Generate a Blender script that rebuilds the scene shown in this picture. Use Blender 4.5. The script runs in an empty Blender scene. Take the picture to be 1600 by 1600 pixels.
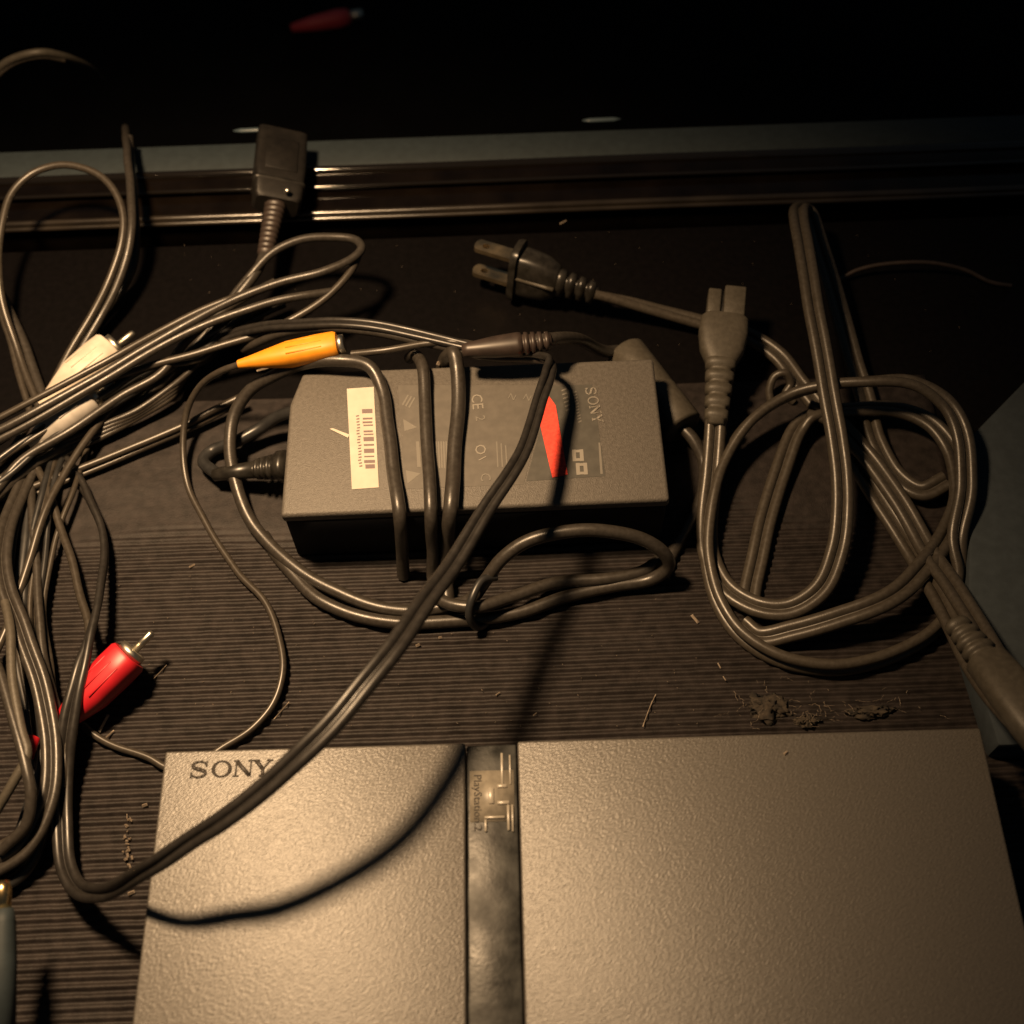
import bpy, bmesh, math, random
from mathutils import Vector, Matrix, noise
random.seed(7)
R = math.radians
scene = bpy.context.scene
C = scene.collection
MM = 0.001

# ------------------------------------------------------------------ camera
F_PX, PITCH, ROLL = 1915.0, 60.0, 2.1
CAM = Vector((0.0, 0.0, 0.360))
CROT = Matrix.Rotation(R(90 - PITCH), 3, 'X') @ Matrix.Rotation(R(-ROLL), 3, 'Z')
cd = bpy.data.cameras.new('camera'); cam = bpy.data.objects.new('camera', cd); C.objects.link(cam)
cam.matrix_world = Matrix.Translation(CAM) @ CROT.to_4x4()
cd.sensor_width = 36; cd.lens = F_PX / 1600 * 36
cd.clip_start = 0.01; cd.clip_end = 50
cd.dof.use_dof = True; cd.dof.focus_distance = 0.385; cd.dof.aperture_fstop = 10
scene.camera = cam

# ------------------------------------------------------------------ world, lamp, exposure
w = bpy.data.worlds.new('World'); scene.world = w; w.use_nodes = True
w.node_tree.nodes['Background'].inputs[0].default_value = (0.55, 0.75, 0.9, 1)
w.node_tree.nodes['Background'].inputs[1].default_value = 0.024
LAMP = Vector((-0.150, 0.245, 0.420))
ld = bpy.data.lights.new('lamp', 'SPOT'); ld.energy = 19.0; ld.color = (1.0, 0.655, 0.355)
ld.spot_size = R(92); ld.spot_blend = 1.0
ld.shadow_soft_size = 0.026
lo = bpy.data.objects.new('lamp', ld); lo.location = LAMP; C.objects.link(lo)
lo.rotation_euler = (Vector((-0.140, 0.180, 0)) - LAMP).to_track_quat('-Z', 'Y').to_euler()
scene.view_settings.view_transform = 'Standard'; scene.view_settings.look = 'None'
scene.view_settings.exposure = 0.0; scene.view_settings.gamma = 1.0


def P(px, py, z):
    """point of the photograph at height z (mm) above the shelf, in metres"""
    d = CROT @ Vector(((px - 800) / F_PX, -(py - 800) / F_PX, -1))
    t = (z * MM - CAM.z) / d.z
    return CAM + d * t

# ------------------------------------------------------------------ materials
def mat(name, col, rough=0.5, var=0.0, vscale=300, bump=0.0, bscale=2500, metal=0.0, spec=0.5,
        rvar=0.0, dust=0.0, stretch=None, coat=0.0, seedz=0.0):
    m = bpy.data.materials.new(name); m.use_nodes = True
    nt = m.node_tree; b = nt.nodes['Principled BSDF']
    b.inputs['Base Color'].default_value = (*col, 1)
    b.inputs['Roughness'].default_value = rough
    b.inputs['Metallic'].default_value = metal
    b.inputs['Specular IOR Level'].default_value = spec
    b.inputs['Coat Weight'].default_value = coat
    tc = nt.nodes.new('ShaderNodeTexCoord')
    src = tc.outputs['Object']
    def noise_n(scale, detail=4, vec=src):
        n = nt.nodes.new('ShaderNodeTexNoise'); n.inputs['Scale'].default_value = scale
        n.inputs['Detail'].default_value = detail; nt.links.new(vec, n.inputs['Vector']); return n
    if var or dust:
        n = noise_n(vscale, 6)
        cr = nt.nodes.new('ShaderNodeValToRGB')
        cr.color_ramp.elements[0].position = 0.35; cr.color_ramp.elements[1].position = 0.7
        lo_ = tuple(c * (1 - var) for c in col); hi = tuple(c * (1 + var) + dust for c in col)
        cr.color_ramp.elements[0].color = (*lo_, 1); cr.color_ramp.elements[1].color = (*hi, 1)
        nt.links.new(n.outputs['Fac'], cr.inputs['Fac'])
        nt.links.new(cr.outputs['Color'], b.inputs['Base Color'])
    if rvar:
        n = noise_n(vscale * 0.6, 5)
        mr = nt.nodes.new('ShaderNodeMapRange')
        mr.inputs['From Min'].default_value = 0.3; mr.inputs['From Max'].default_value = 0.7
        mr.inputs['To Min'].default_value = max(0.02, rough - rvar); mr.inputs['To Max'].default_value = min(1, rough + rvar)
        nt.links.new(n.outputs['Fac'], mr.inputs['Value']); nt.links.new(mr.outputs['Result'], b.inputs['Roughness'])
    if bump:
        vec = src
        if stretch:
            mp = nt.nodes.new('ShaderNodeMapping'); mp.vector_type = 'TEXTURE'; mp.inputs['Rotation'].default_value = (0, 0, R(stretch[0]))
            mp.inputs['Scale'].default_value = (stretch[1], stretch[2], 1)
            nt.links.new(src, mp.inputs['Vector']); vec = mp.outputs['Vector']
        n = noise_n(bscale, 3, vec)
        bp = nt.nodes.new('ShaderNodeBump'); bp.inputs['Strength'].default_value = bump
        bp.inputs['Distance'].default_value = 0.0004
        nt.links.new(n.outputs['Fac'], bp.inputs['Height']); nt.links.new(bp.outputs['Normal'], b.inputs['Normal'])
    return m

M = dict(
    board=mat('board', (0.0026, 0.0021, 0.0022), 0.55, 0.25, 400, 0.1, 900, spec=0.10),
    floor=mat('floor', (0.0022, 0.0022, 0.0028), 0.9, 0.3, 40, spec=0.1),
    matt=mat('mat_rubber', (0.0150, 0.0115, 0.0105), 0.58, 0.35, 300, 0.3, 2600, dust=0.003, spec=0.25),
    console=mat('console_plastic', (0.078, 0.071, 0.061), 0.425, 0.16, 1500, 0.5, 2400, spec=1.0, stretch=(33, 2.4, 0.9)),
    shell=mat('console_shell', (0.02, 0.02, 0.021), 0.5, 0.2, 300),
    strip=mat('strip_gloss', (0.022, 0.023, 0.021), 0.42, 0.6, 130, 0.2, 700, rvar=0.16, dust=0.03, spec=0.3),
    emboss=mat('emblem_metal', (0.30, 0.275, 0.23), 0.32, spec=0.8),
    engrave=mat('pressed_logo', (0.036, 0.031, 0.026), 0.55),
    ink=mat('engraving', (0.022, 0.018, 0.015), 0.7),
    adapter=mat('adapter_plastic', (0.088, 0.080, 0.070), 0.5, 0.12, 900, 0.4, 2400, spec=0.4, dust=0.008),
    adapter_side=mat('adapter_lower', (0.008, 0.009, 0.012), 0.7, spec=0.2),  # shade of the unlit front face put into a darker colour
    plate=mat('label_plate', (0.062, 0.060, 0.053), 0.45, 0.15, 300),
    print=mat('pale_print', (0.21, 0.195, 0.17), 0.6),
    print_dim=mat('faint_print', (0.145, 0.135, 0.118), 0.6),
    paper=mat('white_paper', (0.50, 0.455, 0.385), 0.7, 0.06, 250),
    bars=mat('barcode_ink', (0.16, 0.12, 0.12), 0.7),
    redpaper=mat('red_sticker', (0.78, 0.055, 0.03), 0.6, 0.25, 900),
    cable=mat('black_pvc', (0.031, 0.027, 0.0225), 0.36, 0.12, 700, 0.08, 2500, rvar=0.05, dust=0.006, spec=0.5),
    cord=mat('power_pvc', (0.046, 0.039, 0.030), 0.37, 0.12, 700, 0.08, 2500, rvar=0.05, dust=0.006, spec=0.5),
    thin=mat('thin_pvc', (0.037, 0.031, 0.024), 0.35, 0.12, 700, dust=0.006, spec=0.5),
    twin=mat('twin_pvc', (0.019, 0.0172, 0.0155), 0.38, 0.2, 500, rvar=0.06, spec=0.5),  # darker than the other cables: shade over the console put into colour
    dark=mat('dark_pvc', (0.022, 0.022, 0.022), 0.38, 0.3, 200, rvar=0.1),
    brownpvc=mat('brown_pvc', (0.034, 0.025, 0.021), 0.42, 0.2, 300),
    molded=mat('moulded_plug', (0.058, 0.051, 0.039), 0.5, 0.12, 600, 0.2, 3000, dust=0.006),
    plugblk=mat('black_plug', (0.016, 0.0145, 0.012), 0.33, 0.3, 300, dust=0.006),
    blockplug=mat('block_plug', (0.009, 0.0078, 0.0066), 0.5, 0.3, 300, 0.2, 2500, spec=0.35),
    metal=mat('nickel', (0.70, 0.66, 0.56), 0.36, metal=1.0, rvar=0.08),
    blade=mat('brass_blade', (0.66, 0.53, 0.34), 0.37, metal=1.0, rvar=0.08),
    brass=mat('brass', (0.85, 0.62, 0.30), 0.25, metal=1.0),
    yellow=mat('yellow_plastic', (0.72, 0.27, 0.012), 0.5, 0.08, 300),
    white=mat('white_plastic', (0.52, 0.46, 0.385), 0.5, 0.12, 200, dust=0.03),
    greyw=mat('offwhite_plastic', (0.40, 0.375, 0.34), 0.5, 0.15, 200, dust=0.03),
    red=mat('red_plastic', (0.46, 0.012, 0.020), 0.42, 0.1, 200),
    lacquer=mat('black_lacquer', (0.0045, 0.0032, 0.0024), 0.14, 0.4, 60, rvar=0.05, spec=0.4),
    gloss=mat('ridge_gloss', (0.008, 0.0065, 0.005), 0.07, spec=1.0),
    bead=mat('bead_lacquer', (0.020, 0.016, 0.012), 0.20, 0.3, 60, rvar=0.05, spec=0.9),
    bluegrey=mat('grey_fabric', (0.024, 0.033, 0.038), 0.6, 0.1, 300, 0.1, 2500, spec=0.3),  # on the ledge this matte tint stands for reflected bluish light
    slab=mat('blue_grey_board', (0.040, 0.050, 0.058), 0.85, 0.1, 300, 0.15, 2500, spec=0.15),  # bluish room light put into the base colour
    debris=mat('brown_scrap', (0.030, 0.023, 0.0155), 0.9, 0.6, 400),
    lint=mat('lint', (0.24, 0.195, 0.15), 0.8),
    sliver=mat('pale_sliver', (0.07, 0.10, 0.12), 0.35),
)

# ------------------------------------------------------------------ object helpers
def tag(o, label, cat=None, group=None, kind=None):
    if label: o['label'] = label
    if cat: o['category'] = cat
    if group: o['group'] = group
    if kind: o['kind'] = kind
    return o

def thing(name, loc, label, cat, group=None):
    o = bpy.data.objects.new(name, None); C.objects.link(o); o.location = loc
    o.empty_display_size = 0.01
    bpy.context.view_layer.update()
    return tag(o, label, cat, group)

def link(name, me, material, parent=None, smooth=True):
    """mesh given in world coordinates"""
    o = bpy.data.objects.new(name, me); C.objects.link(o)
    me.materials.clear(); me.materials.append(material)
    if smooth:
        for p in me.polygons: p.use_smooth = True
    if parent is not None:
        o.parent = parent
        wm = parent.matrix_world if parent.parent is None else parent.matrix_world
        o.matrix_parent_inverse = Matrix.Identity(4)
        loc = Vector((0, 0, 0)); q = parent
        while q is not None:
            loc += q.location; q = q.parent
        o.location = -loc
    # put the origin at the mesh centre so textures differ from piece to piece
    return o

def pydata(verts, faces):
    me = bpy.data.meshes.new('m'); me.from_pydata([tuple(v) for v in verts], [], faces); me.update(); return me

def bm_mesh(bm):
    me = bpy.data.meshes.new('m'); bm.to_mesh(me); bm.free(); return me

def frame(origin, xdir, up=Vector((0, 0, 1)), roll=0):
    x = Vector(xdir).normalized(); z = (up - x * up.dot(x)).normalized(); y = z.cross(x)
    m = Matrix((x, y, z)).transposed().to_4x4()
    return Matrix.Translation(origin) @ m @ Matrix.Rotation(R(roll), 4, 'X')

def box(x0, x1, y0, y1, z0, z1, mw=Matrix.Identity(4), bev=0.0, seg=2):
    bm = bmesh.new(); bmesh.ops.create_cube(bm, size=1)
    for v in bm.verts:
        v.co = Vector(((x0 + x1) / 2 + v.co.x * (x1 - x0), (y0 + y1) / 2 + v.co.y * (y1 - y0), (z0 + z1) / 2 + v.co.z * (z1 - z0)))
    if bev: bmesh.ops.bevel(bm, geom=bm.edges[:], offset=bev, segments=seg, affect='EDGES', profile=0.5)
    bm.transform(mw); return bm_mesh(bm)

def prism(poly, z0, z1, mw=Matrix.Identity(4), bev=0.0, bevtop_only=False, seg=2):
    bm = bmesh.new()
    vs = [bm.verts.new((x, y, z0)) for x, y in poly]
    f = bm.faces.new(vs)
    r = bmesh.ops.extrude_face_region(bm, geom=[f])
    up = [e for e in r['geom'] if isinstance(e, bmesh.types.BMVert)]
    for v in up: v.co.z = z1
    bmesh.ops.recalc_face_normals(bm, faces=bm.faces[:])
    if bev:
        es = [e for e in bm.edges if not bevtop_only or all(v.co.z > z1 - 1e-9 for v in e.verts)]
        bmesh.ops.bevel(bm, geom=es, offset=bev, segments=seg, affect='EDGES', profile=0.5)
    bm.transform(mw); return bm_mesh(bm)

def merge(meshes):
    bm = bmesh.new()
    for me in meshes: bm.from_mesh(me); bpy.data.meshes.remove(me)
    return bm_mesh(bm)

def catmull(pts, sub):
    """pts: list of (Vector, twist, scale)"""
    out = []
    n = len(pts)
    def g(i): return pts[max(0, min(n - 1, i))]
    for i in range(n - 1):
        p0, p1, p2, p3 = g(i - 1), g(i), g(i + 1), g(i + 2)
        # centripetal (Barry-Goldman), clamped
        def d(a, b): return max(1e-6, (a - b).length ** 0.5)
        A0 = p0[0] if i > 0 else p1[0] * 2 - p2[0]
        A3 = p3[0] if i < n - 2 else p2[0] * 2 - p1[0]
        t0 = 0; t1 = t0 + d(A0, p1[0]); t2 = t1 + d(p1[0], p2[0]); t3 = t2 + d(p2[0], A3)
        for k in range(sub):
            u = k / sub; t = t1 + (t2 - t1) * u
            a1 = A0 * ((t1 - t) / (t1 - t0)) + p1[0] * ((t - t0) / (t1 - t0))
            a2 = p1[0] * ((t2 - t) / (t2 - t1)) + p2[0] * ((t - t1) / (t2 - t1))
            a3 = p2[0] * ((t3 - t) / (t3 - t2)) + A3 * ((t - t2) / (t3 - t2))
            b1 = a1 * ((t2 - t) / (t2 - t0)) + a2 * ((t - t0) / (t2 - t0))
            b2 = a2 * ((t3 - t) / (t3 - t1)) + a3 * ((t - t1) / (t3 - t1))
            q = b1 * ((t2 - t) / (t2 - t1)) + b2 * ((t - t1) / (t2 - t1))
            s = u * u * (3 - 2 * u)
            out.append((q, p1[1] * (1 - s) + p2[1] * s, p1[2] * (1 - s) + p2[2] * s))
    out.append(pts[-1])
    return out

def prof_round(r, n=12):
    return [(r * math.cos(2 * math.pi * k / n), r * math.sin(2 * math.pi * k / n)) for k in range(n)]

def prof_zip(r, n=12, gap=1.07):
    a = 0.2
    pts = []
    for k in range(n + 1):
        t = -math.pi + a + (2 * math.pi - 2 * a) * k / n
        pts.append((gap * r + r * math.cos(t), r * math.sin(t)))
    for k in range(n + 1):
        t = a + (2 * math.pi - 2 * a) * k / n
        pts.append((-gap * r + r * math.cos(t), r * math.sin(t)))
    return pts

def sweep(pts, prof, sub=8, wob=0.0):
    sm = catmull(pts, sub)
    n = len(sm); m = len(prof)
    verts = []; faces = []; prev = None
    for i, (p, tw, sc) in enumerate(sm):
        a = sm[max(0, i - 1)][0]; b = sm[min(n - 1, i + 1)][0]
        T = (b - a).normalized()
        side = T.cross(Vector((0, 0, 1)))
        if side.length < 0.25 and prev is not None: side = prev - T * prev.dot(T)
        if prev is not None and side.dot(prev) < 0 : side = -side
        side.normalize(); prev = side.copy()
        up = side.cross(T)
        if up.z < 0 and abs(up.z) > 0.3: pass
        c, s = math.cos(R(tw)), math.sin(R(tw))
        S = side * c + up * s; U = up * c - side * s
        q = p
        if wob:
            q = p + Vector((noise.noise(p * 55), noise.noise(p * 55 + Vector((9, 3, 5))), 0.5 * noise.noise(p * 40))) * wob
        for (x, y) in prof: verts.append(q + S * (x * sc) + U * (y * sc))
    for i in range(n - 1):
        for k in range(m):
            k2 = (k + 1) % m
            faces.append((i * m + k, i * m + k2, (i + 1) * m + k2, (i + 1) * m + k))
    faces.append(tuple(range(m - 1, -1, -1))); faces.append(tuple((n - 1) * m + k for k in range(m)))
    me = pydata(verts, faces)
    bm = bmesh.new(); bm.from_mesh(me); bmesh.ops.recalc_face_normals(bm, faces=bm.faces[:]); bm.to_mesh(me); bm.free()
    return me

def W(pts, scale=1.0):
    """photo trace -> path. each point (px, py, z_mm[, twist[, scale]])"""
    out = []
    for p in pts:
        out.append((P(p[0], p[1], p[2]), p[3] if len(p) > 3 else 0.0, (p[4] if len(p) > 4 else 1.0) * scale))
    return out

def cable(name, pts, r, material, parent, kind='round', sub=8, wob=0.0005):
    prof = prof_round(r * MM) if kind == 'round' else prof_zip(r * MM)
    o = link(name, sweep(W(pts), prof, sub, wob), material, parent)
    return flat(o, 48)

def loft(secs, mw, n=20, cap=True):
    """secs: (x, half_width_y, half_height_z, exponent) in mm along local X"""
    verts = []; faces = []
    for (x, a, b, e) in secs:
        for k in range(n):
            t = 2 * math.pi * k / n; c, s = math.cos(t), math.sin(t)
            yy = math.copysign(abs(c) ** (2 / e), c) * a; zz = math.copysign(abs(s) ** (2 / e), s) * b
            verts.append(mw @ Vector((x * MM, yy * MM, zz * MM)))
    for i in range(len(secs) - 1):
        for k in range(n):
            k2 = (k + 1) % n
            faces.append((i * n + k, i * n + k2, (i + 1) * n + k2, (i + 1) * n + k))
    if cap:
        faces.append(tuple(range(n - 1, -1, -1))); faces.append(tuple((len(secs) - 1) * n + k for k in range(n)))
    me = pydata(verts, faces)
    bm = bmesh.new(); bm.from_mesh(me); bmesh.ops.recalc_face_normals(bm, faces=bm.faces[:]); bm.to_mesh(me); bm.free()
    return me

def flat(o, ang=35):
    """smooth by angle"""
    me = o.data
    for e in me.edges: pass
    bm = bmesh.new(); bm.from_mesh(me)
    for e in bm.edges:
        e.smooth = len(e.link_faces) != 2 or e.calc_face_angle(0) < R(ang)
    bm.to_mesh(me); bm.free()
    return o

def ribs_secs(x0, x1, n, a0, b0, a1, b1, depth=0.72, e=2.2):
    """strain-relief rings, tapering"""
    out = []
    for i in range(n):
        u0 = i / n; u1 = (i + 0.55) / n; u2 = (i + 0.62) / n; u3 = (i + 0.95) / n
        for u, d in ((u0, 1), (u1, 1), (u2, depth), (u3, depth)):
            x = x0 + (x1 - x0) * u; a = a0 + (a1 - a0) * u; b = b0 + (b1 - b0) * u
            out.append((x, a * d, b * d, e))
    return out

_text_cache = {}
def text_mesh(s, size, mw, depth=0.00008):
    cu = bpy.data.curves.new('t', 'FONT'); cu.body = s; cu.size = size; cu.extrude = depth
    cu.align_x = 'CENTER'; cu.align_y = 'CENTER'; cu.resolution_u = 2
    ob = bpy.data.objects.new('t', cu); C.objects.link(ob)
    dg = bpy.context.evaluated_depsgraph_get()
    me = bpy.data.meshes.new_from_object(ob.evaluated_get(dg))
    bpy.data.objects.remove(ob); bpy.data.curves.remove(cu)
    me.transform(mw); return me

# slab-serif letters of the maker's name, strokes in a unit box: (x0,y0,x1,y1,half thickness)
def stroke(x0, y0, x1, y1, t, ext=0.0):
    d = Vector((x1 - x0, y1 - y0)); L = d.length; d /= L; nrm = Vector((-d.y, d.x))
    a = Vector((x0, y0)) - d * ext; b = Vector((x1, y1)) + d * ext
    return [a - nrm * t, b - nrm * t, b + nrm * t, a + nrm * t]

def letter_polys(ch):
    Wd = 1.35
    out = []
    if ch == 'O':
        n = 24
        for k in range(n):
            t0, t1 = 2 * math.pi * k / n, 2 * math.pi * (k + 1) / n
            def pt(t, o): return ((0.70 + math.cos(t) * (0.70 - (0 if o else 0.24)), 0.5 + math.sin(t) * (0.52 - (0 if o else 0.11))))
            out.append([pt(t0, 1), pt(t1, 1), pt(t1, 0), pt(t0, 0)])
    if ch == 'S':
        cl = [(1.08, 0.72), (1.0, 0.88), (0.75, 0.97), (0.42, 0.95), (0.16, 0.84), (0.14, 0.68), (0.36, 0.57), (0.72, 0.49), (1.02, 0.38), (1.06, 0.20), (0.82, 0.06), (0.48, 0.03), (0.2, 0.12), (0.1, 0.28)]
        th = [0.05, .06, .06, .07, .10, .12, .12, .12, .12, .10, .07, .06, .06, .05]
        for i in range(len(cl) - 1):
            out.append(stroke(*cl[i], *cl[i + 1], (th[i] + th[i + 1]) / 2, 0.02))
        out.append(stroke(1.1, 0.66, 1.1, 1.0, 0.05)); out.append(stroke(0.08, 0.0, 0.08, 0.34, 0.05))
    if ch == 'N':
        out += [stroke(0.2, 0, 0.2, 1, 0.055), stroke(1.2, 0, 1.2, 1, 0.055), stroke(0.2, 0.95, 1.15, 0.06, 0.13),
                stroke(0, 0.05, 0.42, 0.05, 0.05), stroke(0, 0.95, 0.42, 0.95, 0.05), stroke(0.98, 0.95, 1.42, 0.95, 0.05)]
    if ch == 'Y':
        out += [stroke(0.18, 0.95, 0.66, 0.45, 0.13), stroke(1.16, 0.95, 0.72, 0.45, 0.06), stroke(0.68, 0.0, 0.68, 0.5, 0.12),
                stroke(0, 0.95, 0.46, 0.95, 0.05), stroke(0.92, 0.95, 1.36, 0.95, 0.05), stroke(0.42, 0.05, 0.94, 0.05, 0.05)]
    return out

def letter(ch, mw, sx, sy, h):
    return merge([prism([(x * sx, y * sy) for x, y in poly], 0.0, h + i * 2e-6, mw) for i, poly in enumerate(letter_polys(ch))])

# ------------------------------------------------------------------ the setting
sh = link('shelf', box(-0.60, 0.60, -0.40, 0.3335, -0.018, 0.0, bev=0.0008), M['board']); tag(sh, 'black shelf board under the console and cables', kind='structure')
fl = link('floor', pydata([(-4, -0.5, -0.13), (4, -0.5, -0.13), (4, 6, -0.13), (-4, 6, -0.13)], [(0, 1, 2, 3)]), M['floor'])
tag(fl, 'black floor beyond the trim', kind='structure')

# ribbed mat
def ribbed_mat():
    x0, x1 = -0.172, 0.150
    yb = P(800, 600, 1).y; yr = P(800, 812, 1).y; yf = -0.06
    pitch = 0.00272; nx = 110; per = 6
    ny = int((yb - yf) / pitch) * per
    rot = R(0.0)
    vs = []; fs = []
    for j in range(ny + 1):
        ph = j / per
        y = yf + ph * pitch
        for i in range(nx + 1):
            x = x0 + (x1 - x0) * i / nx
            wv = 0.0006 * noise.noise(Vector((x * 14, ph * 0.05, 0))) + 0.00016 * noise.noise(Vector((x * 420, ph * 0.7, 3)))
            hh = (0.5 + 0.5 * math.cos(2 * math.pi * ph)) ** 0.8
            amp = 0.0012 * (0.82 + 0.35 * noise.noise(Vector((x * 35, ph * 0.33, 8))))
            fade = min(1.0, max(0.0, (yr - y + 0.010 * noise.noise(Vector((x * 22, 0, 4)))) / 0.010)); hh = 0.5 + (hh - 0.5) * fade
            amp *= min(1.0, max(0.15, (yb - y) / 0.012))
            vs.append((x, y + wv, 0.0003 + 0.0005 * min(1, (yb - y) / 0.01) + hh * amp + 0.00006 * noise.noise(Vector((x * 600, y * 600, 1)))))
    m = nx + 1
    for j in range(ny):
        for i in range(nx):
            a = j * m + i; fs.append((a, a + 1, a + 1 + m, a + m))
    # skirt
    base = len(vs)
    ring = [i for i in range(m)] + [j * m + nx for j in range(1, ny + 1)] + [ny * m + i for i in range(nx - 1, -1, -1)] + [j * m for j in range(ny - 1, 0, -1)]
    for k in ring: vs.append((vs[k][0], vs[k][1], 0.0))
    L = len(ring)
    for k in range(L):
        k2 = (k + 1) % L; fs.append((ring[k2], ring[k], base + k, base + k2))
    return pydata(vs, fs)
o = link('ribbed_mat', ribbed_mat(), M['matt']); tag(o, 'dark brown finely ribbed rubber mat under the grey console', 'mat')

# trim rail behind the shelf: flat boards with rounded beads along their edges
ax = (P(1500, 330, 4) - P(100, 330, 4)); 
yl = lambda py, z: P(800, py, z).y
rail = thing('trim_rail', (0, yl(300, 0), 0), 'glossy black trim rail with rounded ridges behind the shelf', 'trim')
yA, yB, yC, yD, yE = yl(329, 3), yl(318, 5), yl(279, 6), yl(247, 8), yl(238, 8)
link('lower_board', box(-0.6, 0.6, yA + 0.0006, yC, -0.018, 0.0030, bev=0.0004), M['lacquer'], rail)
link('upper_board', box(-0.6, 0.6, yC + 0.0004, yD, -0.018, 0.0052, bev=0.0006), M['lacquer'], rail)
def bead(y, z, r, rz=None, n=14):
    rz = rz or r
    pr = [(y + r * math.cos(2 * math.pi * k / n), z + rz * math.sin(2 * math.pi * k / n)) for k in range(n)]
    xs = [-0.6 + 1.2 * i / 60 for i in range(61)]
    vs = [(x, a + 0.0003 * noise.noise(Vector((x * 9, y, 0))), b + 0.00025 * noise.noise(Vector((x * 11, y + 3, 0)))) for x in xs for a, b in pr]
    fs = [(i * n + k, (i + 1) * n + k, (i + 1) * n + (k + 1) % n, i * n + (k + 1) % n) for i in range(60) for k in range(n)]
    fs += [tuple(range(n)), tuple(60 * n + k for k in range(n - 1, -1, -1))]
    me = pydata(vs, fs); bm = bmesh.new(); bm.from_mesh(me); bmesh.ops.recalc_face_normals(bm, faces=bm.faces[:]); bm.to_mesh(me); bm.free()
    return me
link('bead', bead(yA, 0.0022, 0.0010), M['bead'], rail)
link('bead', bead(yB, 0.0034, 0.0013), M['bead'], rail)
link('bead', bead(yC, 0.0052, 0.0008), M['gloss'], rail)
link('bead', bead(yD, 0.0050, 0.0019), M['gloss'], rail)
led = link('grey_ledge', box(-0.6, 0.6, yD + 0.0026, yl(203, 6), -0.018, 0.0045, bev=0.001), M['bluegrey']); tag(led, 'dull blue-grey ledge strip behind the glossy trim rail', 'ledge')

# board on the right, its colour holding bluish room light
pa, pb, pc, pd = P(1640, 555, 12), P(1516, 682, 12), P(1512, 1010, 12), P(1560, 1165, 12)
poly = [(pa.x, pa.y), (pb.x, pb.y), (pc.x, pc.y), (pd.x, pd.y), (0.5, pd.y), (0.5, pa.y)]
o = link('side_board', prism(list(reversed(poly)), 0.0004, 0.012, bev=0.0012), M['slab'], smooth=True); flat(o)
tag(o, 'flat dull blue-grey board with a slanted corner beside the coiled power cord', 'board')

# ------------------------------------------------------------------ game console
cl, cr_ = P(258, 1174, 28), P(1532, 1137, 28)
xd = (cr_ - cl); Lc = xd.length
CM = frame(cl, xd)            # local x along the back edge, y = away, z = up, origin at back-left top corner
cons = thing('game_console', (CM @ Vector((Lc / 2, -0.076, -0.028))), 'slim grey game console lying flat with a dark glossy centre strip', 'game console')
def cl_of(px, py, z=28): return CM.inverted() @ P(px, py, z)
s0, s1 = cl_of(729, 1160).x, cl_of(806, 1158).x
D = 0.152
link('lower_shell', box(0.0015, Lc - 0.0015, -D + 0.0015, -0.0015, -0.028 + 0.0024, -0.0145, CM, 0.0008), M['shell'], cons)
link('left_cover', box(0, s0 - 0.0004, -D, 0, -0.014, 0, CM, 0.0007, 3), M['console'], cons)
link('right_cover', box(s1 + 0.0004, Lc, -D, 0, -0.014, 0, CM, 0.0007, 3), M['console'], cons)
st = link('centre_strip', box(s0, s1, -D + 0.0006, -0.0006, -0.014, -0.0008, CM, 0.0005), M['strip'], cons)
# raised emblem of thin bars and the name running down the strip
def sbar(px0, py0, px1, py1, h, material=M['emboss'], name='emblem_bar'):
    a, b = cl_of(px0, py0, 27.2), cl_of(px1, py1, 27.2)
    x0, x1 = sorted((a.x, b.x)); y0, y1 = sorted((a.y, b.y))
    return link(name, box(x0, x1, y0, y1, -0.0008, -0.0008 + h, CM, min(0.00012, (x1 - x0) / 4, (y1 - y0) / 4), 1), material, st)
for k, bb in enumerate([(782, 1177, 787, 1228), (795, 1180, 799, 1226), (777, 1226, 792, 1231), (763, 1231, 772, 1256),
           (777, 1252, 796, 1257), (792, 1258, 797, 1298), (757, 1276, 789, 1279), (757, 1281, 761, 1300), (799, 1258, 803, 1300)]):
    sbar(*bb, 0.0004 + 0.00003 * k)
mid = cl_of(775, 1255, 27.2)
pl = link('emblem_field', box(cl_of(734, 1218, 27.2).x, cl_of(803, 1218, 27.2).x, cl_of(770, 1284, 27.2).y, cl_of(770, 1204, 27.2).y, -0.0008, -0.0008 + 0.00012, CM), mat('emblem_field', (0.21, 0.19, 0.155), 0.42, 0.2, 400), st)  # pale plate puts the lit patch round the emblem into colour
tx = cl_of(746, 1254, 27.2)
link('strip_lettering', text_mesh('PlayStation.2', 0.0031, CM @ Matrix.Translation((tx.x, tx.y, -0.00060)) @ Matrix.Rotation(R(-90), 4, 'Z')), M['ink'], st)
# SONY on the left cover
xs = [cl_of(p, 1216).x for p in (296, 329, 363, 394)]
y0 = cl_of(300, 1216).y; hh = cl_of(300, 1190).y - y0
ex = (cl_of(432, 1212).x - xs[0])
for ch, x in zip('SONY', xs):
    link('logo_letter', letter(ch, CM @ Matrix.Translation((x, y0, -0.00003)), ex * 0.168, hh, 0.00012), M['engrave'], cons)
for fx in (0.015, Lc - 0.015):
    for fy in (-0.012, -D + 0.012):
        link('foot', box(fx - 0.005, fx + 0.005, fy - 0.005, fy + 0.005, -0.0278 + 0.0017, -0.0250, CM, 0.0003), M['shell'], cons)

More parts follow.
